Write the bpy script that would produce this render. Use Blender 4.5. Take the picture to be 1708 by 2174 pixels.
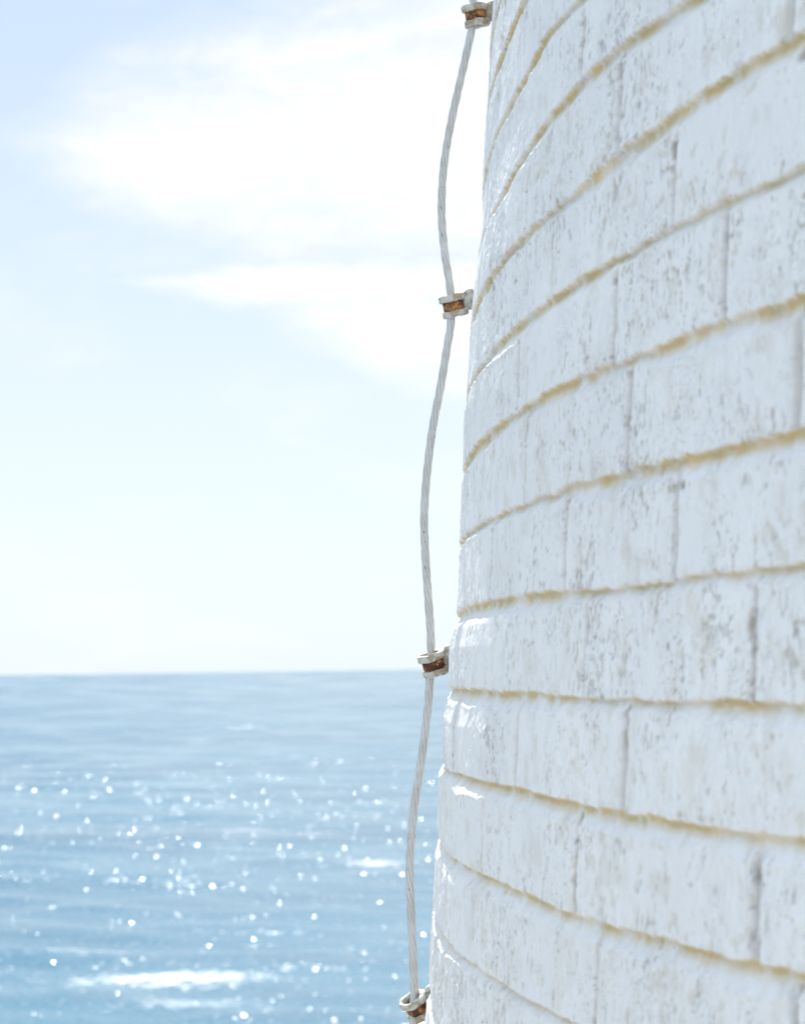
import bpy, math, random
import numpy as np
from mathutils import Vector, Matrix

for o in list(bpy.data.objects):
    bpy.data.objects.remove(o, do_unlink=True)
SC = bpy.context.scene
COL = SC.collection

# ------------------------------------------------------------------ camera
U = 0.0667                        # one brick course in metres
F, PITCH, ROLL = 3738.81, 0.0889186, -0.0130422      # focal length in photo px (2174 px tall), pitch, roll
W0, H0 = 1708.0, 2174.0
CX, CY = W0/2, H0/2
cr, sr, cp, sp = math.cos(ROLL), math.sin(ROLL), math.cos(PITCH), math.sin(PITCH)
def ray(x, y):
    """view direction (forward component about 1) of a photo point"""
    u = (np.asarray(x, float)-CX)/F
    v = -(np.asarray(y, float)-CY)/F
    uu = cr*u-sr*v
    vv = sr*u+cr*v
    return np.stack([uu, cp-vv*sp, sp+vv*cp], -1)
right = Vector((cr, -sr*sp, sr*cp))
up = Vector((-sr, -cr*sp, cr*cp))
fwd = Vector((0, cp, sp))
cam_d = bpy.data.cameras.new('camera')
cam = bpy.data.objects.new('camera', cam_d)
COL.objects.link(cam)
M = Matrix.Identity(4)
for i in range(3):
    M[i][0], M[i][1], M[i][2] = right[i], up[i], -fwd[i]
cam.matrix_world = M
cam_d.sensor_fit = 'VERTICAL'
cam_d.sensor_height = 36.0
cam_d.sensor_width = 36.0*W0/H0
cam_d.lens = 36.0*F/H0
cam_d.clip_start = 0.02
cam_d.clip_end = 100000
cam_d.dof.use_dof = True
cam_d.dof.focus_distance = 1.52
cam_d.dof.aperture_fstop = 11.5
SC.camera = cam

# ------------------------------------------------------------------ light
SUN_AZ, SUN_EL = math.radians(-4.0), math.radians(48.0)     # azimuth measured from +Y towards +X
SKY = 0.05
world = bpy.data.worlds.new('World')
SC.world = world
world.use_nodes = True
wt = world.node_tree
wt.nodes.clear()

class NT:
    """small helper that writes node expressions"""
    def __init__(s, t): s.t = t
    def n(s, kind, **kw):
        nd = s.t.nodes.new(kind)
        for k, v in kw.items(): setattr(nd, k, v)
        return nd
    def put(s, inp, v):
        if hasattr(v, 'is_linked') or isinstance(v, bpy.types.NodeSocket): s.t.links.new(v, inp)
        else: inp.default_value = v
    def m(s, op, a, b=None, c=None, clamp=False):
        nd = s.n('ShaderNodeMath', operation=op, use_clamp=clamp)
        s.put(nd.inputs[0], a)
        if b is not None: s.put(nd.inputs[1], b)
        if c is not None: s.put(nd.inputs[2], c)
        return nd.outputs[0]
    def ramp(s, v, lo, hi, a=0.0, b=1.0):
        nd = s.n('ShaderNodeMapRange', interpolation_type='SMOOTHSTEP')
        s.put(nd.inputs['Value'], v)
        nd.inputs['From Min'].default_value = lo; nd.inputs['From Max'].default_value = hi
        nd.inputs['To Min'].default_value = a; nd.inputs['To Max'].default_value = b
        return nd.outputs[0]
    def mix(s, f, a, b, blend='MIX'):
        nd = s.n('ShaderNodeMix', data_type='RGBA', blend_type=blend)
        s.put(nd.inputs[0], f)
        s.put(nd.inputs[6], a if not isinstance(a, tuple) else (*a[:3], 1))
        s.put(nd.inputs[7], b if not isinstance(b, tuple) else (*b[:3], 1))
        return nd.outputs[2]
    def noise(s, vec, scale, detail=3, rough=.55, dist=0.0, out='Fac'):
        nd = s.n('ShaderNodeTexNoise')
        if vec is not None: s.t.links.new(vec, nd.inputs['Vector'])
        nd.inputs['Scale'].default_value = scale
        nd.inputs['Detail'].default_value = detail
        nd.inputs['Roughness'].default_value = rough
        nd.inputs['Distortion'].default_value = dist
        return nd.outputs[out]
    def mapv(s, vec, sc=(1, 1, 1), loc=(0, 0, 0), rot=(0, 0, 0)):
        nd = s.n('ShaderNodeMapping')
        s.t.links.new(vec, nd.inputs['Vector'])
        nd.inputs['Scale'].default_value = sc
        nd.inputs['Location'].default_value = loc
        nd.inputs['Rotation'].default_value = rot
        return nd.outputs[0]
    def bump(s, h, strength, dist, normal=None):
        nd = s.n('ShaderNodeBump')
        nd.inputs['Strength'].default_value = strength
        nd.inputs['Distance'].default_value = dist
        s.t.links.new(h, nd.inputs['Height'])
        if normal is not None: s.t.links.new(normal, nd.inputs['Normal'])
        return nd.outputs[0]

W = NT(wt)
sky = W.n('ShaderNodeTexSky', sky_type='NISHITA', sun_disc=False)
sky.sun_elevation = SUN_EL
sky.sun_rotation = SUN_AZ
sky.altitude = 0
sky.air_density = 1.0
sky.dust_density = 1.5
sky.ozone_density = 1.0
tc = W.n('ShaderNodeTexCoord')
sepw = W.n('ShaderNodeSeparateXYZ')
wt.links.new(tc.outputs['Generated'], sepw.inputs[0])
az = W.m('ARCTAN2', sepw.outputs[0], sepw.outputs[1])
hor = W.m('SQRT', W.m('ADD', W.m('MULTIPLY', sepw.outputs[0], sepw.outputs[0]), W.m('MULTIPLY', sepw.outputs[1], sepw.outputs[1])))
el = W.m('ARCTAN2', sepw.outputs[2], hor)
cmb = W.n('ShaderNodeCombineXYZ')
W.put(cmb.inputs[0], az); W.put(cmb.inputs[1], el)
P = cmb.outputs[0]
n1 = W.noise(W.mapv(P, (5, 13, 1)), 1.0, 5, .55, .4)
n2 = W.noise(W.mapv(P, (10, 34, 1), (3, 1, 0)), 1.0, 5, .6, .6)
n3 = W.noise(W.mapv(P, (26, 60, 1), (1, 5, 0), (0, 0, -.25)), 1.0, 5, .62, .8)
wisp = W.m('ADD', W.m('ADD', W.m('MULTIPLY', W.m('SUBTRACT', n1, .5), 2.2), W.m('MULTIPLY', W.m('SUBTRACT', n2, .5), 1.1)), W.m('MULTIPLY', W.m('SUBTRACT', n3, .5), .35))
def bank(x, y, rise, open_, h0, lo=1.5, hi=.35, reach=1500):
    """soft cloud bank that widens from a tip at photo angle (x, y)"""
    a0 = (x-CX)/F; e0 = (1421-y)/F
    t = W.m('SUBTRACT', az, a0)
    half = W.m('ADD', W.m('MULTIPLY', W.m('MAXIMUM', t, 0.0), open_), h0/F)
    q = W.m('DIVIDE', W.m('ABSOLUTE', W.m('SUBTRACT', W.m('SUBTRACT', el, e0), W.m('MULTIPLY', t, rise))), half)
    q = W.m('ADD', q, W.m('MULTIPLY', W.m('MAXIMUM', W.m('MULTIPLY', t, -1.0), 0.0), F/170))
    q = W.m('ADD', q, W.m('MULTIPLY', W.m('MAXIMUM', W.m('SUBTRACT', t, reach/F), 0.0), F/600))
    return W.ramp(W.m('ADD', q, wisp), lo, hi)
cl = bank(240, 325, .04, .26, 110, 1.95, .10)
for args in ((500, 606, -.01, .04, 34, 1.9, .3), (790, 680, -.10, .20, 85, 1.9, .2), (600, 150, .22, .10, 34, 2.2, -.2)):
    cl = W.m('MAXIMUM', cl, bank(*args))
gen = W.ramp(W.m('ADD', n1, W.m('MULTIPLY', n2, .3)), .62, .9)      # thin veil over the rest of the sky
cl = W.m('MAXIMUM', cl, W.m('MULTIPLY', gen, .35))
lum = W.ramp(el, -0.02, 0.5, 1.0, 0.75)
haze_c = W.mix(W.ramp(el, 0.0, .5), (7.3, 8.15, 8.8), (4.6, 6.0, 7.9))
base = W.mix(W.ramp(el, 0.0, .42, .90, .85), sky.outputs[0], haze_c)
# bright broken cloud added behind the camera, unseen, to light the shaded wall
back = W.ramp(sepw.outputs[1], .25, -.45)
base = W.mix(W.m('MULTIPLY', back, W.ramp(n1, .25, .6, .55, .95)), base, (9.8, 11.2, 12.6))
skyc = W.mix(cl, base, W.mix(W.ramp(n3, .35, .62), (8.8, 8.8, 8.85), (8.1, 8.4, 8.75)))
bg = W.n('ShaderNodeBackground')
wt.links.new(skyc, bg.inputs[0])
bg.inputs[1].default_value = SKY
wo = W.n('ShaderNodeOutputWorld')
wt.links.new(bg.outputs[0], wo.inputs[0])

sd = bpy.data.lights.new('sun', 'SUN')
sd.energy = 4.2
sd.angle = math.radians(0.53)
sd.color = (1, .955, .88)
sun = bpy.data.objects.new('sun', sd)
COL.objects.link(sun)
sdir = Vector((math.sin(SUN_AZ)*math.cos(SUN_EL), math.cos(SUN_AZ)*math.cos(SUN_EL), math.sin(SUN_EL)))
sun.rotation_euler = sdir.to_track_quat('Z', 'Y').to_euler()

SC.view_settings.view_transform = 'Standard'
SC.view_settings.look = 'None'
SC.view_settings.exposure = 1.3
SC.view_settings.gamma = 1.0
SC.cycles.max_bounces = 8

# ------------------------------------------------------------------ helpers
def tag(o, label=None, cat=None, group=None, kind=None):
    if label: o['label'] = label
    if cat: o['category'] = cat
    if group: o['group'] = group
    if kind: o['kind'] = kind
    return o
def mesh_np(name, V, Q, mat, parent=None, smooth=True, attrs=None, uv=None):
    me = bpy.data.meshes.new(name)
    V = np.ascontiguousarray(V, np.float32).reshape(-1, 3)
    Q = np.ascontiguousarray(Q, np.int32)
    k = Q.shape[1]
    me.vertices.add(len(V)); me.vertices.foreach_set('co', V.ravel())
    me.loops.add(Q.size); me.loops.foreach_set('vertex_index', Q.ravel())
    me.polygons.add(len(Q))
    me.polygons.foreach_set('loop_start', np.arange(0, Q.size, k, dtype=np.int32))
    me.update(calc_edges=True)
    if smooth: me.polygons.foreach_set('use_smooth', np.ones(len(Q), bool))
    if attrs:
        for an, arr in attrs.items():
            a = me.attributes.new(an, 'FLOAT_COLOR', 'POINT')
            a.data.foreach_set('color', np.ascontiguousarray(arr, np.float32).ravel())
    if uv is not None:
        l = me.uv_layers.new(name='UVMap')
        l.data.foreach_set('uv', np.ascontiguousarray(uv[Q.ravel()], np.float32).ravel())
    me.materials.append(mat)
    me.validate()
    o = bpy.data.objects.new(name, me)
    COL.objects.link(o)
    if parent: o.parent = parent
    return o
def grid_faces(n, m, wrap=False):
    """n columns, m rows, index = col*m+row"""
    c = np.arange(n if wrap else n-1)[:, None]; r = np.arange(m-1)[None, :]
    c2 = (c+1) % n
    return np.stack([c*m+r, c2*m+r, c2*m+r+1, c*m+r+1], -1).reshape(-1, 4)
class VN:
    """smooth value noise on a lattice"""
    def __init__(s, seed, N=256):
        s.N = N; s.t = np.random.RandomState(seed).rand(N, N).astype(np.float32)
    def __call__(s, x, y):
        x, y = np.broadcast_arrays(np.asarray(x, np.float32), np.asarray(y, np.float32))
        xi = np.floor(x).astype(np.int32); yi = np.floor(y).astype(np.int32)
        fx = x-xi; fy = y-yi
        fx = fx*fx*(3-2*fx); fy = fy*fy*(3-2*fy)
        N = s.N; a = xi % N; b = (xi+1) % N; c = yi % N; d = (yi+1) % N
        t = s.t
        return (t[a, c]*(1-fx)+t[b, c]*fx)*(1-fy)+(t[a, d]*(1-fx)+t[b, d]*fx)*fy
def fbm(seed, x, y, oct=3, g=.5):
    v = 0; a = 1; tot = 0
    for i in range(oct):
        v = v+a*VN(seed+i)(x*2**i+17*i, y*2**i+31*i); tot += a; a *= g
    return v/tot
def sst(lo, hi, v):
    t = np.clip((v-lo)/(hi-lo), 0, 1)
    return t*t*(3-2*t)
def new_mat(name):
    m = bpy.data.materials.new(name); m.use_nodes = True
    t = m.node_tree; b = t.nodes['Principled BSDF']
    return m, NT(t), b

# ------------------------------------------------------------------ materials
def wall_material():
    m, N, b = new_mat('painted_brick')
    at = N.n('ShaderNodeAttribute', attribute_name='masks')
    sep = N.n('ShaderNodeSeparateColor'); N.t.links.new(at.outputs['Color'], sep.inputs[0])
    yel, crack, dirt = sep.outputs[0], sep.outputs[1], sep.outputs[2]
    pink = at.outputs['Alpha']
    uv = N.n('ShaderNodeTexCoord').outputs['UV']
    nA = N.noise(N.mapv(uv, (50, 32, 1)), 1, 5, .65)
    nB = N.noise(N.mapv(uv, (9, 5, 1)), 1, 4, .6)
    paint = N.mix(N.ramp(nB, .3, .7), (.89, .875, .86), (.83, .81, .805))
    at2 = N.n('ShaderNodeAttribute', attribute_name='extra')
    sep2 = N.n('ShaderNodeSeparateColor'); N.t.links.new(at2.outputs['Color'], sep2.inputs[0])
    paint = N.mix(N.m('MULTIPLY', sep2.outputs[1], .6), paint, (.80, .785, .775))
    paint = N.mix(N.m('MULTIPLY', sep2.outputs[0], .8), paint, (.58, .555, .58))
    paint = N.mix(N.m('MULTIPLY', N.ramp(nA, .52, .78), .30), paint, (.55, .53, .45))
    calm_s = sep2.outputs[2]
    # short vertical crazing marks in the paint
    w1 = N.noise(N.mapv(uv, (640, 190, 1)), 1, 5, .68, 1.8)
    w2 = N.noise(N.mapv(uv, (26, 14, 1), (5, 2, 0)), 1, 3, .6)
    cr2 = N.m('MULTIPLY', N.ramp(w1, .60, .64), N.ramp(w2, .46, .60))
    cr2 = N.m('MULTIPLY', cr2, N.ramp(N.noise(N.mapv(uv, (7, 6, 1), (2, 9, 0)), 1, 3, .6), .38, .60, .10, 1.25))
    cr2 = N.m('MULTIPLY', cr2, N.m('ADD', N.m('MULTIPLY', calm_s, .7), .3))
    ygreen = N.mix(N.ramp(N.noise(N.mapv(uv, (40, 60, 1)), 1, 3), .35, .65), (.70, .52, .27), (.60, .48, .26))
    col = N.mix(N.m('MULTIPLY', dirt, .5), paint, (.56, .47, .33))
    col = N.mix(yel, col, ygreen)
    col = N.mix(pink, col, (.66, .46, .38))
    col = N.mix(N.m('MULTIPLY', cr2, .72), col, (.24, .175, .10))
    col = N.mix(N.m('MULTIPLY', crack, .7), col, (.22, .16, .10))
    N.put(b.inputs['Base Color'], col)
    b.inputs['Roughness'].default_value = .52
    b.inputs['Specular IOR Level'].default_value = .45
    f1 = N.noise(N.mapv(uv, (900, 380, 1)), 1, 3, .6)
    f2 = N.noise(N.mapv(uv, (260, 120, 1)), 1, 3, .55)
    h = N.m('ADD', N.m('MULTIPLY', f1, .35), f2)
    h = N.m('SUBTRACT', h, N.m('MULTIPLY', cr2, .8))
    N.put(b.inputs['Normal'], N.bump(h, .9, .0014))
    return m
def water_material():
    m, N, b = new_mat('sea_water')
    pos = N.n('ShaderNodeNewGeometry').outputs['Position']
    b.inputs['Roughness'].default_value = .045
    b.inputs['IOR'].default_value = 1.333
    cd = N.n('ShaderNodeVectorMath', operation='LENGTH'); N.t.links.new(pos, cd.inputs[0])
    dist = cd.outputs['Value']
    big = N.noise(N.mapv(pos, (.010, .022, 1)), 1, 4, .6)
    deep = N.mix(N.ramp(big, .35, .65), (.030, .100, .160), (.043, .127, .190))
    a = N.noise(N.mapv(pos, (.9, 1.6, 1), (0, 0, 0), (0, 0, .25)), 1, 5, .62, .5)
    c = N.noise(N.mapv(pos, (.16, .38, 1), (4, 0, 0), (0, 0, .2)), 1, 3, .55, .3)
    def slopes(sc, rot, det, amp, loc=(0, 0, 0)):
        nd = N.n('ShaderNodeTexNoise'); N.t.links.new(N.mapv(pos, sc, loc, (0, 0, rot)), nd.inputs['Vector'])
        nd.inputs['Scale'].default_value = 1; nd.inputs['Detail'].default_value = det; nd.inputs['Roughness'].default_value = .6
        v = N.n('ShaderNodeVectorMath', operation='SUBTRACT'); N.t.links.new(nd.outputs['Color'], v.inputs[0]); v.inputs[1].default_value = (.5, .5, .5)
        v2 = N.n('ShaderNodeVectorMath', operation='MULTIPLY'); N.t.links.new(v.outputs[0], v2.inputs[0]); v2.inputs[1].default_value = (amp, amp, 0)
        return v2.outputs[0]
    def vadd(x_, y_):
        v = N.n('ShaderNodeVectorMath', operation='ADD'); N.t.links.new(x_, v.inputs[0]); N.t.links.new(y_, v.inputs[1]); return v.outputs[0]
    geo = N.n('ShaderNodeNewGeometry').outputs['Normal']
    chop = slopes((2.2, 3.2, 1), .25, 3, .75)
    nv = vadd(vadd(geo, chop), slopes((.16, .42, 1), .2, 2, .27, (7, 3, 0)))
    # small steep front faces of wavelets, scattered in gusts: these are what flash in the sun
    gus = N.noise(N.mapv(pos, (.035, .085, 1)), 1, 3, .6)
    for (cell, rad, seed) in ((1.15, .085, 0), (.70, .075, 40), (1.9, .12, 90), (2.9, .15, 140)):
        vo = N.n('ShaderNodeTexVoronoi'); N.t.links.new(N.mapv(pos, (cell, cell, 0), (seed, seed*.7, 0)), vo.inputs['Vector']); vo.inputs['Scale'].default_value = 1
        sc_ = N.n('ShaderNodeSeparateColor'); N.t.links.new(vo.outputs['Color'], sc_.inputs[0])
        pick = N.m('GREATER_THAN', N.m('ADD', sc_.outputs[0], N.ramp(gus, .36, .62, -.42, .18)), .58)
        near = N.m('LESS_THAN', vo.outputs['Distance'], N.m('ADD', rad*.5, N.m('MULTIPLY', sc_.outputs[2], rad)))
        msk = N.m('MULTIPLY', N.m('MULTIPLY', pick, near), N.ramp(dist, 150, 700, 1.0, .0))
        fv = N.n('ShaderNodeCombineXYZ')
        N.put(fv.inputs[0], N.m('MULTIPLY', N.m('SUBTRACT', sc_.outputs[1], .5), .62))
        N.put(fv.inputs[1], N.m('SUBTRACT', N.m('MULTIPLY', N.m('FRACT', N.m('MULTIPLY', sc_.outputs[2], 7.3)), -.30), .20))
        fv.inputs[2].default_value = 1
        mx_ = N.n('ShaderNodeMix', data_type='VECTOR')
        N.put(mx_.inputs[0], msk); N.t.links.new(nv, mx_.inputs[4]); N.t.links.new(fv.outputs[0], mx_.inputs[5])
        nv = mx_.outputs[1]
    nrm = N.n('ShaderNodeVectorMath', operation='NORMALIZE'); N.t.links.new(nv, nrm.inputs[0])
    # streaks of broken foam, where small waves tip over; thin far ones are sun glints painted pale
    sp_ = N.n('ShaderNodeSeparateXYZ'); N.t.links.new(pos, sp_.inputs[0])
    fo = None
    fn = N.noise(N.mapv(pos, (.75, 1.9, 1)), 1, 5, .75, .8)
    for (x0, y0, rx, ry, g) in FOAM_GLINTS:
        q = N.m('ADD', N.m('POWER', N.m('ABSOLUTE', N.m('DIVIDE', N.m('SUBTRACT', sp_.outputs[0], x0), rx)), 2.0),
                N.m('POWER', N.m('ABSOLUTE', N.m('DIVIDE', N.m('SUBTRACT', N.m('SUBTRACT', sp_.outputs[1], y0), N.m('MULTIPLY', N.m('SUBTRACT', c, .5), 5.0)), ry)), 2.0))
        q = N.m('ADD', q, N.m('MULTIPLY', N.m('SUBTRACT', fn, .5), 8.0))
        v = N.m('MULTIPLY', N.ramp(q, .9, -.9), g)
        fo = v if fo is None else N.m('MAXIMUM', fo, v)
    N.put(b.inputs['Base Color'], N.mix(fo, deep, (.62, .65, .66)))
    N.put(b.inputs['Roughness'], N.m('ADD', N.m('MULTIPLY', fo, .6), .19))
    N.put(b.inputs['Normal'], nrm.outputs[0])
    return m
def cable_material():
    m, N, b = new_mat('painted_wire')
    pos = N.n('ShaderNodeTexCoord').outputs['Object']
    n = N.noise(pos, 60, 4, .6)
    col = N.mix(N.ramp(n, .35, .7), (.60, .60, .60), (.50, .49, .46))
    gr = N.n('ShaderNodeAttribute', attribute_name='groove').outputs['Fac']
    col = N.mix(N.m('MULTIPLY', N.ramp(gr, .45, .9), N.ramp(N.noise(pos, 90, 3), .3, .6)), col, (.40, .37, .33))  # shade between the strands put into the colour, broken by noise
    sp2 = N.noise(N.mapv(pos, (1, 1, .35)), 420, 2, .5)
    col = N.mix(N.ramp(sp2, .69, .74), col, (.10, .085, .07))
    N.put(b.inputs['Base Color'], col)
    b.inputs['Roughness'].default_value = .55
    N.put(b.inputs['Normal'], N.bump(N.noise(pos, 700, 3, .6), .5, .0006))
    return m
def clamp_material():
    m, N, b = new_mat('flaking_cream_paint')
    pos = N.n('ShaderNodeTexCoord').outputs['Object']
    oi = N.n('ShaderNodeObjectInfo').outputs['Random']
    sh = N.n('ShaderNodeVectorMath', operation='ADD'); N.t.links.new(pos, sh.inputs[0])
    cx_ = N.n('ShaderNodeCombineXYZ'); N.t.links.new(oi, cx_.inputs[0]); N.t.links.new(oi, cx_.inputs[2]); N.t.links.new(cx_.outputs[0], sh.inputs[1])
    pos = sh.outputs[0]
    n = N.noise(pos, 130, 4, .6, .4)
    col = N.mix(N.ramp(n, .46, .56), (.55, .54, .51), (.36, .31, .21))
    n2 = N.noise(N.mapv(pos, (1, 1, 1), (.3, .1, .2)), 230, 4, .65, .5)
    col = N.mix(N.ramp(n2, .62, .70), col, (.22, .085, .03))
    N.put(b.inputs['Base Color'], col)
    b.inputs['Roughness'].default_value = .6
    N.put(b.inputs['Normal'], N.bump(N.noise(pos, 500, 4, .65), .7, .001))
    return m
def rust_material():
    m, N, b = new_mat('rusted_copper')
    pos = N.n('ShaderNodeTexCoord').outputs['Object']
    oi = N.n('ShaderNodeObjectInfo').outputs['Random']
    sh = N.n('ShaderNodeVectorMath', operation='ADD'); N.t.links.new(pos, sh.inputs[0])
    cx_ = N.n('ShaderNodeCombineXYZ'); N.t.links.new(oi, cx_.inputs[0]); N.t.links.new(oi, cx_.inputs[1]); N.t.links.new(cx_.outputs[0], sh.inputs[1])
    pos = sh.outputs[0]
    n = N.noise(pos, 70, 4, .6, .5)
    col = N.mix(N.ramp(n, .49, .64), (.085, .026, .014), (.50, .22, .065))
    col = N.mix(N.ramp(N.noise(pos, 260, 3, .6), .60, .68), col, (.55, .33, .13))
    N.put(b.inputs['Base Color'], col)
    b.inputs['Roughness'].default_value = .5
    b.inputs['Metallic'].default_value = .25
    N.put(b.inputs['Normal'], N.bump(N.noise(pos, 600, 4, .65), .8, .001))
    return m
def rock_material():
    m, N, b = new_mat('pale_rock')
    pos = N.n('ShaderNodeTexCoord').outputs['Object']
    n = N.noise(pos, 1.5, 6, .6)
    N.put(b.inputs['Base Color'], N.mix(N.ramp(n, .35, .65), (.46, .43, .38), (.30, .28, .25)))
    b.inputs['Roughness'].default_value = .9
    N.put(b.inputs['Normal'], N.bump(N.noise(pos, 9, 6, .65), .8, .05))
    return m

# ------------------------------------------------------------------ the tower: traced courses on a tapering cone
R0, D0, AZT, TAPER, Z0 = 27.679673, 36.908217, 0.87498849, 0.06885575, 4.6954216    # in courses
AX, AY = D0*math.sin(AZT), D0*math.cos(AZT)
def hit(x, y):
    d = ray(x, y)
    A = d[..., 0]**2+d[..., 1]**2-(TAPER*d[..., 2])**2
    B = -2*(AX*d[..., 0]+AY*d[..., 1])+2*R0*TAPER*d[..., 2]
    C = AX*AX+AY*AY-R0*R0
    T = (-B-np.sqrt(np.maximum(B*B-4*A*C, 0)))/(2*A)
    return d*T[..., None]
def th_of(p): return np.arctan2(p[..., 1]-AY, p[..., 0]-AX)
LINES = {
 -2: [(1234,0),(1147,91),(1099,178),(1060,240)],
 -1: [(1488,0),(1368,72),(1248,168),(1118,317),(1066,403)],
 0: [(1675,96),(1536,182),(1368,298),(1234,408),(1162,461),(1099,518),(1042,590)],
 1: [(1708,365),(1536,437),(1440,485),(1296,562),(1157,653),(1046,749)],
 2: [(1704,648),(1512,706),(1416,741),(1291,789),(1118,870),(1013,952)],
 3: [(1675,937),(1464,985),(1330,1019),(1176,1057),(1056,1101),(1000,1130)],
 4: [(1704,1211),(1464,1235),(1320,1254),(1176,1271),(1008,1295)],
 5: [(1708,1517),(1444,1502),(1236,1491),(1054,1483),(985,1475)],
 6: [(1574,1785),(1340,1749),(1226,1725),(1101,1691),(965,1645)],
 7: [(1708,2092),(1548,2055),(1340,1993),(1210,1957),(1142,1925),(1028,1868),(950,1810)],
 8: [(1184,2165),(1101,2118),(992,2040)]}
JOINTS = {-3: [(1142,20)], -2: [(1236,90),(1087,310)], -1: [(1118,380),(1312,230),(1675,40)], 0: [(1171,560),(1428,380)],
 1: [(1099,850),(1302,690),(1536,560)], 2: [(1008,1060),(1114,980),(1331,930),(1690,800)], 3: [(1041,1180),(1200,1150),(1430,1120)],
 4: [(1055,1380),(1240,1390),(1597,1380)], 5: [(976,1560),(1100,1560),(1326,1590)], 6: [(950,1720),(1033,1750),(1221,1830),(1600,1950)],
 7: [(1062,1990),(1267,2060)]}
SIL = [(1054,0),(1042,125),(1037,230),(1030,312),(1025,422),(1025,490),(1019,542),(1008,614),(1001,683),(993,827),(986,899),(984,1014),
 (979,1100),(977,1163),(970,1307),(969,1328),(960,1340),(953,1379),(951,1440),(953,1478),(943,1525),(939,1619),(932,1639),(929,1754),
 (934,1785),(925,1816),(921,1915),(916,1993),(911,2097),(903,2174)]
TH0 = math.atan2(-AY, -AX) - math.acos(R0/D0)      # direction of the tangent point seen from the axis
def wrap(t): return (t-TH0+math.pi) % (2*math.pi)-math.pi
def s_of(p): return wrap(th_of(p))*R0

def spacing(lo, hi, flo, fhi, fine, coarse, grow=1.04):
    mid = np.arange(flo, fhi, fine)
    a = [mid[-1]]; st = fine
    while a[-1] < hi: st = min(st*grow, coarse); a.append(a[-1]+st)
    b_ = [mid[0]]; st = fine
    while b_[-1] > lo: st = min(st*grow, coarse); b_.append(b_[-1]-st)
    return np.concatenate([np.array(b_[:0:-1]), mid, np.array(a[1:])])

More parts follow.
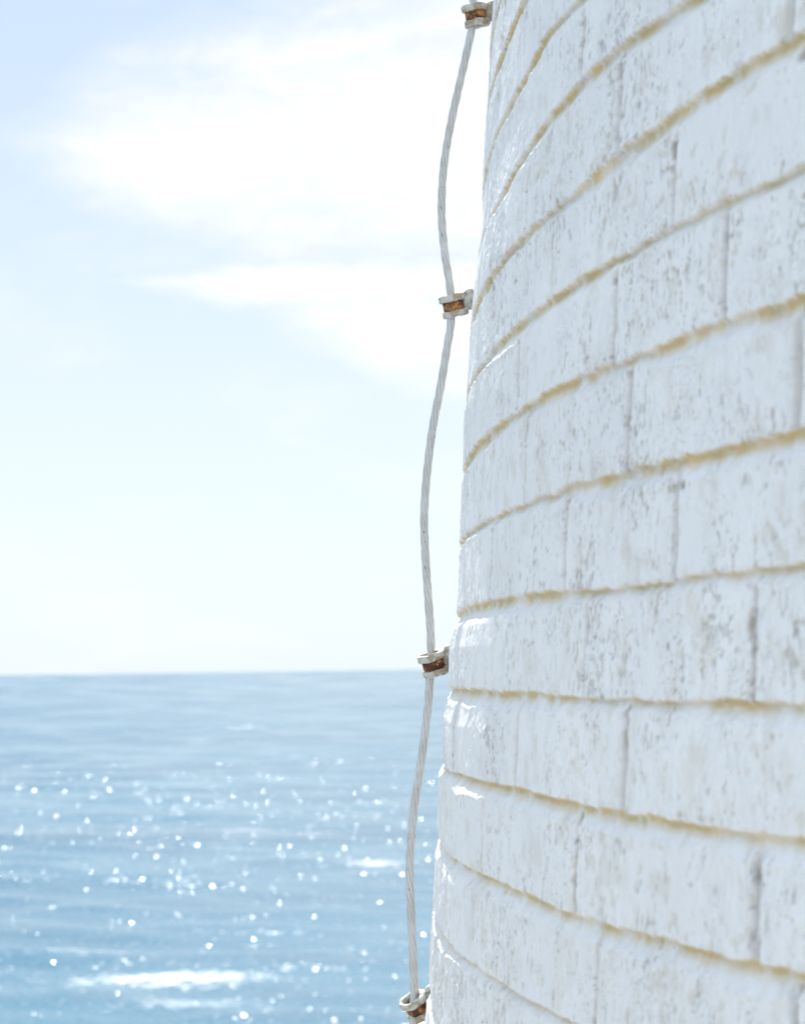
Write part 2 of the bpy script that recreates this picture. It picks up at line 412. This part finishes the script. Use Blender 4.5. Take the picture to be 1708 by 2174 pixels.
GROUND_Z = -1.62/U
def build_tower():
    FINE = 0.0011/U
    half = math.pi*R0
    s = spacing(-half, half, -4.5, 15.0, FINE, .18)
    s = s[(s > -half) & (s < half-.02)]
    Z = spacing(GROUND_Z-2, 40, -7.0, 9.6, FINE, .25)
    n, m = len(s), len(Z)
    # course joints as they run round the wall
    ks = np.arange(-38, 32)
    rs = np.random.RandomState(5)
    Hh = np.zeros((len(ks), n))
    for i, k in enumerate(ks):
        off = (fbm(400+k+60, s*.16+k*7.3, s*0+k, 3)-.5)*.09 + (VN(90+k+40)(s*1.1, s*0)-.5)*.035
        if k in LINES:
            p = hit(*np.array(LINES[k], float).T)
            sk = s_of(p); zk = p[:, 2]-(Z0-k)
            o_ = np.argsort(sk); sk, zk = sk[o_], zk[o_]
            w_ = sst(sk[0]-4, sk[0], s)*sst(sk[-1]+4, sk[-1], s)
            off = off*(1-w_*.75)+np.interp(s, sk, zk)*w_
        Hh[i] = Z0-k+off
    w = np.zeros((n, m), np.float32)
    for c in range(n):
        w[c] = np.interp(Z, Hh[::-1, c], ks[::-1].astype(float))
    S2 = np.broadcast_to(s[:, None], (n, m)).astype(np.float32); Z2 = np.broadcast_to(Z[None, :], (n, m)).astype(np.float32)
    smm = S2*U*1000; zmm = Z2*U*1000                 # millimetres along and up the wall
    row = np.floor(w).astype(int)
    fr = w-row
    d_top = fr*66.7; d_bot = (1-fr)*66.7             # distance below the joint above / above the joint below
    # upright joints
    dv = np.full((n, m), 99., np.float32); bid = np.zeros((n, m), np.int32)
    s_j = s[:, None]+0
    for r in range(ks[0], ks[-1]+1):
        msk = row == r
        if not msk.any(): continue
        pts = []
        if r in JOINTS:
            pts = sorted(s_of(hit(*np.array(JOINTS[r], float).T)).tolist())
        else:
            pts = [((r % 2)*1.52+rs.uniform(-.25, .25))]
        full = list(pts)
        while full[-1] < half+3: full.append(full[-1]+3.04+rs.uniform(-.08, .08))
        while full[0] > -half-3: full.insert(0, full[0]-3.04+rs.uniform(-.08, .08))
        # measured gaps wider than a brick and a half get the joint between
        out = [full[0]]
        for q in full[1:]:
            g = q-out[-1]
            if g > 4.3:
                kk = int(round(g/3.04))
                for e in range(1, kk): out.append(out[-1]+g/kk)
            out.append(q)
        full = np.array(out)
        sj = (S2+(VN(700+(r % 50))(smm/9, zmm/14)-.5)*.035)[msk]
        idx = np.searchsorted(full, sj)
        idx = np.clip(idx, 1, len(full)-1)
        dl = sj-full[idx-1]; dr = full[idx]-sj
        dv[msk] = np.minimum(dl, dr)*66.7
        bid[msk] = idx+r*131
    # --- relief, millimetres outwards
    rag = (fbm(11, smm/5, zmm/5, 3)-.5)
    rag2 = (fbm(21, smm/16, zmm/16, 2)-.5)
    jk = np.round(w)
    thin = .30+.70*sst(.30, .55, fbm(33, smm/150, jk*4.3, 2))   # stretches where paint nearly bridges the joint
    rnd = VN(71)
    tw = .6+6.2*thin*(.6+.8*fbm(31, smm/40, jk*.7, 2))            # width of the bed joint below its centre
    nib = sst(.55, .75, fbm(35, smm/9, zmm*0+jk*3.7, 3))
    dd = np.where(fr < .5, d_top, -d_bot)+rag*1.5+rag2*3.0+nib*1.0      # millimetres below the run of the joint
    groove = sst(-2.2-3.4*thin, -.6-3.0*thin, dd)*(1-np.clip((dd-.8)/(tw+1.5), 0, 1))
    fill = .55+.6*fbm(41, smm/45, np.round(w)*3.1, 3)
    vw = 1.5+5.0*rnd(bid*.43+1, bid*.29+8)**1.3+1.2*(fbm(51, bid*1.7, zmm/30, 2)-.5)
    gv = 1-sst(vw-.5, vw+.6, dv+rag*2.2)
    vcrack = (1-sst(.35, 1.1, np.abs(dv-.4+rag*2.6)))*sst(.42, .6, fbm(53, bid*2.3, zmm/22, 2))*rnd(bid*.67+3, bid*.53+1)
    gv_str = .45+.7*VN(61)(bid*3.3, zmm/38)
    inplane = np.minimum(np.minimum(d_top-3, d_bot-2), dv-2)
    roundoff = np.exp(-np.clip(inplane, 0, 40)/3.0)
    br_off = (rnd(bid*.5+.5, bid*.37+.5)-.5)*1.6
    tilt = (rnd(bid*.71+9, bid*.13+3)-.5)*.02*(d_top-33)
    lump = (fbm(81, smm/22, zmm/26, 3)-.5)*1.5
    calm = sst(.36, .60, fbm(99, smm/75, zmm/60, 2)+(rnd(bid*.83+6, bid*.19+2)-.5)*.25)
    drag = (fbm(91, smm/2.6, zmm/8, 3)-.5)*.9-sst(.10, .0, np.abs(fbm(95, smm/7, zmm/18, 3)-.5))*.45+(fbm(97, smm/7, zmm/8, 3)-.5)*1.0
    grit = (fbm(101, smm/1.9, zmm/3.0, 2)-.5)*.6
    # cracks and pits that run up and down the face
    c1 = fbm(111, smm/6+rag2*2, zmm/42, 3, .6); brk = (rnd(bid*.83+6, bid*.19+2)-.5)*.16
    where = fbm(121, smm/45, zmm/60, 3)+brk
    crack = .8*(1-sst(.003, .013, np.abs(c1-.5)))*sst(.46, .60, where)*(1-groove)
    p1 = fbm(131, smm/2.6, zmm/5.0, 3); wh2 = fbm(141, smm/38, zmm/50, 3)+brk
    pit = .8*sst(.70, .82, p1+.5*(wh2-.5))*sst(.50, .62, wh2)*(1-groove)
    big = sst(.60, .70, fbm(231, smm/6.0, zmm/9, 4, .65))*sst(.52, .66, fbm(241, smm/55, zmm/55, 2))*(1-groove)
    holes = 0*pit
    for (hx, hy, hw, hh) in ((1704,104,6,7), (1637,880,1.6,3.2), (1303,598,4,3), (1036,597,3,3), (1425,320,2,6), (1640,905,1.2,2), (1590,1330,3,9), (1448,1030,3,2.4), (1000,1610,1,4)):
        q = hit(np.array([float(hx)]), np.array([float(hy)]))[0]; qs = s_of(q[None])[0]
        holes = np.maximum(holes, 1-sst(.5, 1.2, np.hypot((S2-qs)*66.7/hw, (Z2-q[2])*66.7/hh)+rag*.9))
    disp = br_off+tilt+lump*(1-.3*groove)-roundoff*.35
    disp += (drag+grit)*(1-.8*groove)*(.4+.6*calm)
    disp += np.exp(-((dv-vw-1.5)/1.3)**2)*.55*(1-groove)
    lip = np.exp(-((dd-tw-2.6)/1.5)**2)*(.3+1.3*fbm(37, smm/6, jk*2.9+zmm*0, 3))
    disp += lip*.45
    disp -= groove*(4.4*fill)+gv*gv_str*4.2*(1-groove)+crack*.9+pit*.7+big*.35+holes*2.5
    # a knocked and patched arris, upper left
    ch = hit(np.array([1075.]), np.array([548.]))[0]; sc_, zc_ = s_of(ch[None])[0], ch[2]
    cu = (S2-sc_)*66.7; cv = (Z2-zc_)*66.7-cu*.13
    chip = np.exp(-(cu/34)**2-(cv/7)**2)*sst(.38, .62, fbm(151, smm/6, zmm/6, 3))
    disp += chip*2.2*(fbm(161, smm/5, zmm/5, 2)-.25)
    # uneven courses near the tangent line
    p = np.array(SIL, float)
    d = ray(p[:, 0], p[:, 1]); hl = np.hypot(d[:, 0], d[:, 1])
    # distance of each silhouette ray from the axis, with the ray height at the tangent
    tt = (AX*d[:, 0]+AY*d[:, 1])/hl**2
    for _ in range(4):
        zz = tt*d[:, 2]
        rr = R0-TAPER*zz
        tt = (AX*d[:, 0]+AY*d[:, 1])/hl**2
    perp = np.abs(AX*d[:, 1]-AY*d[:, 0])/hl
    so = np.argsort(zz)
    prof = np.interp(Z, zz[so], ((perp-rr)*66.7)[so])
    global SILPROF
    SILPROF = (Z.copy(), prof.copy())
    disp += prof[None, :]*(1-sst(2.5, 7.0, np.abs(S2-.3)))+.5
    # --- stains
    yn = fbm(171, smm/26, np.round(w)*5.7, 3); yf = fbm(181, smm/3, zmm/3, 2)
    yy = dd+(yf-.5)*1.8
    yhard = sst(-2.4-3.4*thin, -1.2-3.2*thin, yy)*(1-sst(-1.6, .4, yy))
    ysoft = sst(-1.6, .2, yy)*(1-sst(.4, 2.0+2.6*thin, yy))
    yel = (yhard*(.55+.5*sst(.30, .58, yn))+ysoft*.5*sst(.22, .5, yn))*(.75+.25*thin)
    yel *= 1-.45*sst(.56, .70, fbm(175, smm/13, jk*9.1, 3))
    dirt = .12*sst(1.5, 3.5, dd)*(1-sst(4.5, 9, dd))*sst(.3, .6, fbm(191, smm/18, zmm/9, 3))
    dirt = np.maximum(dirt, gv*.5*sst(.42, .7, fbm(201, smm/8, zmm/16, 3)))
    dirt = np.maximum(dirt, sst(.54, .76, fbm(211, smm/16, zmm/24, 4, .65))*(.25+.5*rnd(bid*.31+2, bid*.77+5)))
    ck = np.clip(vcrack*(1-groove)+crack+pit*.7+holes+gv*sst(.60, .72, fbm(221, smm/4, zmm/22, 3))*.7, 0, 1)
    joint = np.clip(gv*(.5+.5*gv_str)*(1-groove), 0, 1)
    ex = np.stack([joint, rnd(bid*.91+4, bid*.57+1), calm, 0*joint], -1)
    dirt = np.maximum(dirt, big*.75)
    masks = np.stack([np.clip(yel, 0, 1), ck, dirt, np.clip(chip*.9, 0, 1)], -1)
    theta = s[:, None]/R0+TH0
    Rr = (R0-TAPER*Z2)+disp/66.7
    V = np.stack([(AX+Rr*np.cos(theta))*U, (AY+Rr*np.sin(theta))*U, Z2*U], -1)
    uv = np.stack([S2*U, Z2*U], -1).reshape(-1, 2)
    root = bpy.data.objects.new('lighthouse_tower', None)
    root.location = (AX*U, AY*U, GROUND_Z*U)
    COL.objects.link(root)
    tag(root, 'round white painted brick lighthouse tower with ochre stained mortar joints, narrowing upwards', 'lighthouse')
    wm = wall_material()
    V = V-np.array([AX*U, AY*U, GROUND_Z*U])
    mesh_np('brick_wall', V, grid_faces(n, m, True), wm, root, True, {'masks': masks, 'extra': ex}, uv)
    # coping that closes the drum, far above the frame
    zt = Z[-1]; Rt = (R0-TAPER*zt)*U
    bm_v = []; N_ = 96
    prof_c = [(0, 0.30), (Rt+.10, .12), (Rt+.16, .10), (Rt+.16, -.02), (Rt-.05, -.04)]
    for a in range(N_):
        an = 2*math.pi*a/N_
        for (r_, h_) in prof_c:
            bm_v.append((r_*math.cos(an), r_*math.sin(an), (zt-GROUND_Z)*U+h_))
    mesh_np('coping', np.array(bm_v), grid_faces(N_, len(prof_c), True), clamp_material(), root, False)

def tangent_point(x, y, back=0.0):
    """point seen at photo (x, y) at the distance where the wall turns out of sight; back moves it away along the ray (courses)"""
    d = ray(x, y); hl = math.hypot(d[0], d[1])
    T = 24.4
    for _ in range(6):
        r_ = R0-TAPER*T*d[2]
        T = (math.sqrt(D0*D0-r_*r_)+back)/hl
    return Vector(d*T*U)

# ------------------------------------------------------------------ the cable
CAB = [(1006,-60),(1004,0),(1004,30),(1001,60),(990,112),(975,178),(961,240),(948,308),(940,370),(937,430),(938,480),(944,540),(952,590),
 (957,630),(957,655),(956,690),(948,740),(935,820),(922,885),(912,950),(904,1025),(900,1090),(901,1150),(905,1220),(910,1290),(914,1350),
 (914,1410),(911,1450),(909,1490),(902,1550),(890,1640),(880,1700),(872,1780),(869,1850),(872,1940),(876,2030),(879,2110),(877,2150),(876,2200)]
def build_cable():
    pts = [tangent_point(x, y, .25) for x, y in CAB]
    # above and below the picture it carries on, waving between its clamps
    def beyond(p, step, sgn, ztarget):
        out = []; q = p.copy(); i = 0
        ax = Vector((AX*U, AY*U, 0))
        while (q.z-ztarget)*sgn < 0:
            q = q.copy(); q.z += sgn*step; i += 1
            h = Vector((p.x-ax.x, p.y-ax.y, 0)); L = h.length
            L2 = L-TAPER*(q.z-p.z)+.006*math.sin(i*.55)*min(1, i/4)
            h = h.normalized()*L2
            q.x, q.y = ax.x+h.x, ax.y+h.y
            out.append(q.copy())
        return out
    top = beyond(pts[0], .05, 1, 2.6)[::-1]
    bot = beyond(pts[-1], .05, -1, GROUND_Z*U-.05)
    P_ = top+pts+bot
    A = np.array([list(p) for p in P_])
    # resample a Catmull-Rom run
    out = []
    for i in range(len(A)-1):
        p0 = A[max(i-1, 0)]; p1 = A[i]; p2 = A[i+1]; p3 = A[min(i+2, len(A)-1)]
        k = max(2, int(np.linalg.norm(p2-p1)/.0014))
        t = np.linspace(0, 1, k, endpoint=False)[:, None]
        out.append(.5*((2*p1)+(-p0+p2)*t+(2*p0-5*p1+4*p2-p3)*t**2+(-p0+3*p1-3*p2+p3)*t**3))
    C_ = np.concatenate(out)
    T_ = np.gradient(C_, axis=0); T_ /= np.linalg.norm(T_, axis=1)[:, None]
    L = np.concatenate([[0], np.cumsum(np.linalg.norm(np.diff(C_, axis=0), axis=1))])
    X_ = np.cross(T_, np.array([0, 1.0, 0])); X_ /= np.linalg.norm(X_, axis=1)[:, None]
    Y_ = np.cross(T_, X_)
    K = 48; ph = np.arange(K)/K*2*math.pi
    lay = .098
    tw = L/lay*2*math.pi
    a = ph[None, :]+0*tw[:, None]
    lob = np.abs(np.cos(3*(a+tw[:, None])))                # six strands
    wob = 1+.05*(fbm(301, (L/.02)[:, None], a*1.3, 2)-.5)
    r_ = .00392*(.76+.24*lob**.6)*wob
    V = C_[:, None, :]+r_[..., None]*(np.cos(a)[..., None]*X_[:, None, :]+np.sin(a)[..., None]*Y_[:, None, :])
    nn = len(C_)
    idx = np.arange(nn*K).reshape(nn, K)
    Q = np.stack([idx[:-1], np.roll(idx[:-1], -1, 1), np.roll(idx[1:], -1, 1), idx[1:]], -1).reshape(-1, 4)
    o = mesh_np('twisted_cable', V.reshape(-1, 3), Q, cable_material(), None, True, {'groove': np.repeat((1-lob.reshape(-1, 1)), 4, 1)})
    tag(o, 'pale grey painted twisted wire cable bowing down the edge of the brick tower', 'cable')

# ------------------------------------------------------------------ the clamps
def ring_mesh(name, a, b, ai, bi, z0, z1, cxo, mat, parent, bevel=.0008, jit=.0002, seed=0, K=72):
    """oval ring with an off-centre oval hole; a, b outer and ai, bi inner half axes"""
    rn = np.random.RandomState(seed)
    ph = np.arange(K)/K*2*math.pi
    prof = []
    wavy = 1+.012*np.sin(ph*2+seed)+.006*np.sin(ph*5+seed*2)
    def ringpts(A_, B_, off, z): return np.stack([off+A_*np.cos(ph)*wavy, B_*np.sin(ph)*wavy, z+jit*2*np.sin(ph*5+seed*1.7)+0*ph], -1)
    loops = [ringpts(a-bevel, b-bevel, cxo, z0), ringpts(a, b, cxo, z0+bevel), ringpts(a, b, cxo, z1-bevel), ringpts(a-bevel, b-bevel, cxo, z1),
             ringpts(ai+bevel, bi+bevel, cxo*.6, z1), ringpts(ai, bi, cxo*.6, z1-bevel), ringpts(ai, bi, cxo*.6, z0+bevel), ringpts(ai+bevel, bi+bevel, cxo*.6, z0)]
    V = np.stack(loops, 0)+rn.normal(0, jit*.25, (8, K, 3))
    idx = np.arange(8*K).reshape(8, K)
    nx = np.roll(idx, -1, 0)
    Q = np.stack([idx, np.roll(idx, -1, 1), np.roll(nx, -1, 1), nx], -1).reshape(-1, 4)
    return mesh_np(name, V.reshape(-1, 3), Q, mat, parent, False)
def lump_mesh(name, pts_rad, mat, parent, seed=0, sq=2.6):
    """tapering bar along +X made of superellipse sections (x, y, z, ry, rz)"""
    K = 28; ph = np.arange(K)/K*2*math.pi
    ca, sa = np.cos(ph), np.sin(ph)
    cs = np.sign(ca)*np.abs(ca)**(2/sq); sn = np.sign(sa)*np.abs(sa)**(2/sq)
    rn = np.random.RandomState(seed)
    V = []
    for (x, y, z, ry, rz) in pts_rad:
        j = 1+rn.normal(0, .03, K)
        V.append(np.stack([x+0*ph+rn.normal(0, .00015, K), y+ry*cs*j, z+rz*sn*j], -1))
    V = np.array(V); nn = len(V)
    idx = np.arange(nn*K).reshape(nn, K)
    Q = np.stack([idx[:-1], np.roll(idx[:-1], -1, 1), np.roll(idx[1:], -1, 1), idx[1:]], -1).reshape(-1, 4)
    return mesh_np(name, V.reshape(-1, 3), Q, mat, parent, False)
CREAM = clamp_material(); RUST = rust_material()
def build_clamp():
    r = bpy.data.objects.new('cable_clamp', None); COL.objects.link(r)
    ring_mesh('flange', .0132, .0105, .0085, .0062, .0042, .0108, .0026, CREAM, r, seed=1)
    ring_mesh('flange', .0126, .0108, .0085, .0062, -.0108, -.0046, .0030, CREAM, r, seed=2)
    ring_mesh('sleeve', .0103, .0084, .0076, .0056, -.0050, .0046, .0026, RUST, r, bevel=.0004, seed=3)
    # strap ends pinched together and let into the wall
    lump_mesh('strap', [(.0120, 0, 0, .0005, .0005), (.0121, 0, 0, .0042, .0066), (.0150, 0, .0003, .0048, .0078), (.0185, 0, .0006, .0040, .0080),
                        (.0220, 0, .0010, .0046, .0092), (.0300, 0, .0010, .0060, .0095), (.0420, 0, .0005, .0060, .0090), (.0421, 0, 0, .0004, .0004)], CREAM, r, 4)
    lump_mesh('screw', [(.0160, .0, .0086, .0004, .0004), (.0161, .0, .0088, .0030, .0018), (.0185, 0, .0098, .0038, .0026), (.0215, 0, .0104, .0034, .0026),
                        (.0240, 0, .0100, .0030, .0026), (.0241, 0, .0100, .0003, .0003)], CREAM, r, 5, 2.0)
    return r
def copy_thing(o):
    c = o.copy(); COL.objects.link(c)
    for ch in list(o.children):
        d = ch.copy(); COL.objects.link(d); d.parent = c
    return c
# centre in the photo, lean in the picture, tip towards the camera, label
CLAMPS = [
 ((1004, 34), 9, 8, 'rust banded cream clamp round the cable at the very top, under the picture edge'),
 ((957, 650), 12, 12, 'rust banded cream clamp between two cable bows, against cloud well above the horizon'),
 ((914, 1411), 15, 14, 'cream clamp with orange and dark rusty groove standing right at the sea horizon'),
 ((879, 2140), 25, 24, 'open cream ring clamp lowest on the cable, seen from above against the blue sea'),
]
def build_clamps():
    proto = build_clamp()
    for i, ((x, y), lean, tip, lab) in enumerate(CLAMPS):
        o = proto if i == 0 else copy_thing(proto)
        o.location = tangent_point(x, y, .25)
        R_ = Matrix.Rotation(math.radians(tip), 4, 'X') @ Matrix.Rotation(math.radians(-lean), 4, 'Y') @ Matrix.Rotation(math.radians(12), 4, 'Z')
        o.rotation_euler = R_.to_euler()
        tag(o, lab, 'cable clamp', 'clamps holding the cable to the tower')

# ------------------------------------------------------------------ sea and land
SEA = -18.0
def sea_point(x, y):
    d = ray(x, y); T = SEA/d[2]
    return d[0]*T, d[1]*T
FOAM_GLINTS = []  # near foam, and thin far sun glints painted into the water colour
for (x, y, wpx, hpx, g) in [(360, 2078, 240, 20, .85), (800, 1832, 85, 6, .45), (500, 1762, 130, 5, .35), (690, 1768, 60, 4, .35), (190, 2025, 110, 12, .25), (420, 2130, 150, 12, .3)]:
    p0 = sea_point(x, y); p1 = sea_point(x+wpx, y); p2 = sea_point(x, y-hpx); p3 = sea_point(x, y+hpx)
    FOAM_GLINTS.append((p0[0], p0[1], p1[0]-p0[0], (p2[1]-p3[1])/2, g))
def build_sea():
    th = np.concatenate([np.arange(-26, 26, .2), np.arange(26, 334, 4.0)])*math.pi/180
    r = [8.0]
    while r[-1] < 60000: r.append(r[-1]*1.003 if r[-1] < 20000 else r[-1]*1.03)
    r = np.array(r)
    n, m = len(th), len(r)
    X_ = (r[None, :]*np.sin(th)[:, None]).astype(np.float32); Y_ = (r[None, :]*np.cos(th)[:, None]).astype(np.float32)
    rn = np.random.RandomState(8)
    H_ = np.zeros((n, m), np.float32)
    lmin = .020*r+1.2                                      # shortest wave the sheet can carry at this distance
    for i in range(50):
        lam = 1.5*1.13**i*(1+rn.uniform(-.04, .04))
        ang = math.radians(-97+rn.normal(0, 24))           # swell rolls towards the shore
        k = 2*math.pi/lam
        wgt = sst(1.0, 1.7, lam/lmin)*(1-sst(3, 6.5, lam/lmin))
        f0 = rn.uniform(0, 6.3)
        on = np.nonzero(wgt > 0)[0]
        if not len(on): continue
        a_, b_ = on[0], on[-1]+1
        f = np.float32(k)*(X_[:, a_:b_]*np.float32(math.cos(ang))+Y_[:, a_:b_]*np.float32(math.sin(ang)))+np.float32(f0)
        H_[:, a_:b_] += (.036*lam/6.28*wgt[a_:b_])[None, :].astype(np.float32)*np.sin(f+.4*np.sin(f))
    side = np.abs((th+math.pi) % (2*math.pi)-math.pi)
    H_ *= sst(math.radians(30), math.radians(25), side)[:, None]
    V = np.stack([X_, Y_, SEA+H_], -1)
    o = mesh_np('water', V.reshape(-1, 3), grid_faces(n, m, True)[:, ::-1], water_material())
    tag(o, kind='structure')
def build_land():
    # the rock the tower stands on, wholly below the frame
    cx_, cy_ = 1.3, .6
    th = np.arange(160)/160*2*math.pi
    prof = [(0, GROUND_Z*U), (1, GROUND_Z*U), (2, GROUND_Z*U), (3, GROUND_Z*U-.01), (4, GROUND_Z*U-.04), (4.6, -1.75), (5.1, -2.3), (5.5, -4), (6.2, -7), (7.5, -11), (9, -15), (10.5, -19.5)]
    V = []
    for a in th:
        for i, (r_, z_) in enumerate(prof):
            k = 1+(0.10*math.sin(3*a+i*.3)+.06*math.sin(7*a+i)+.04*math.sin(17*a+2*i))*(i > 4)
            V.append((cx_+r_*k*math.cos(a), cy_+r_*k*math.sin(a), z_))
    o = mesh_np('ground', np.array(V), grid_faces(160, len(prof), True), rock_material())
    tag(o, kind='structure')

build_sea()
build_land()
build_tower()
build_cable()
build_clamps()
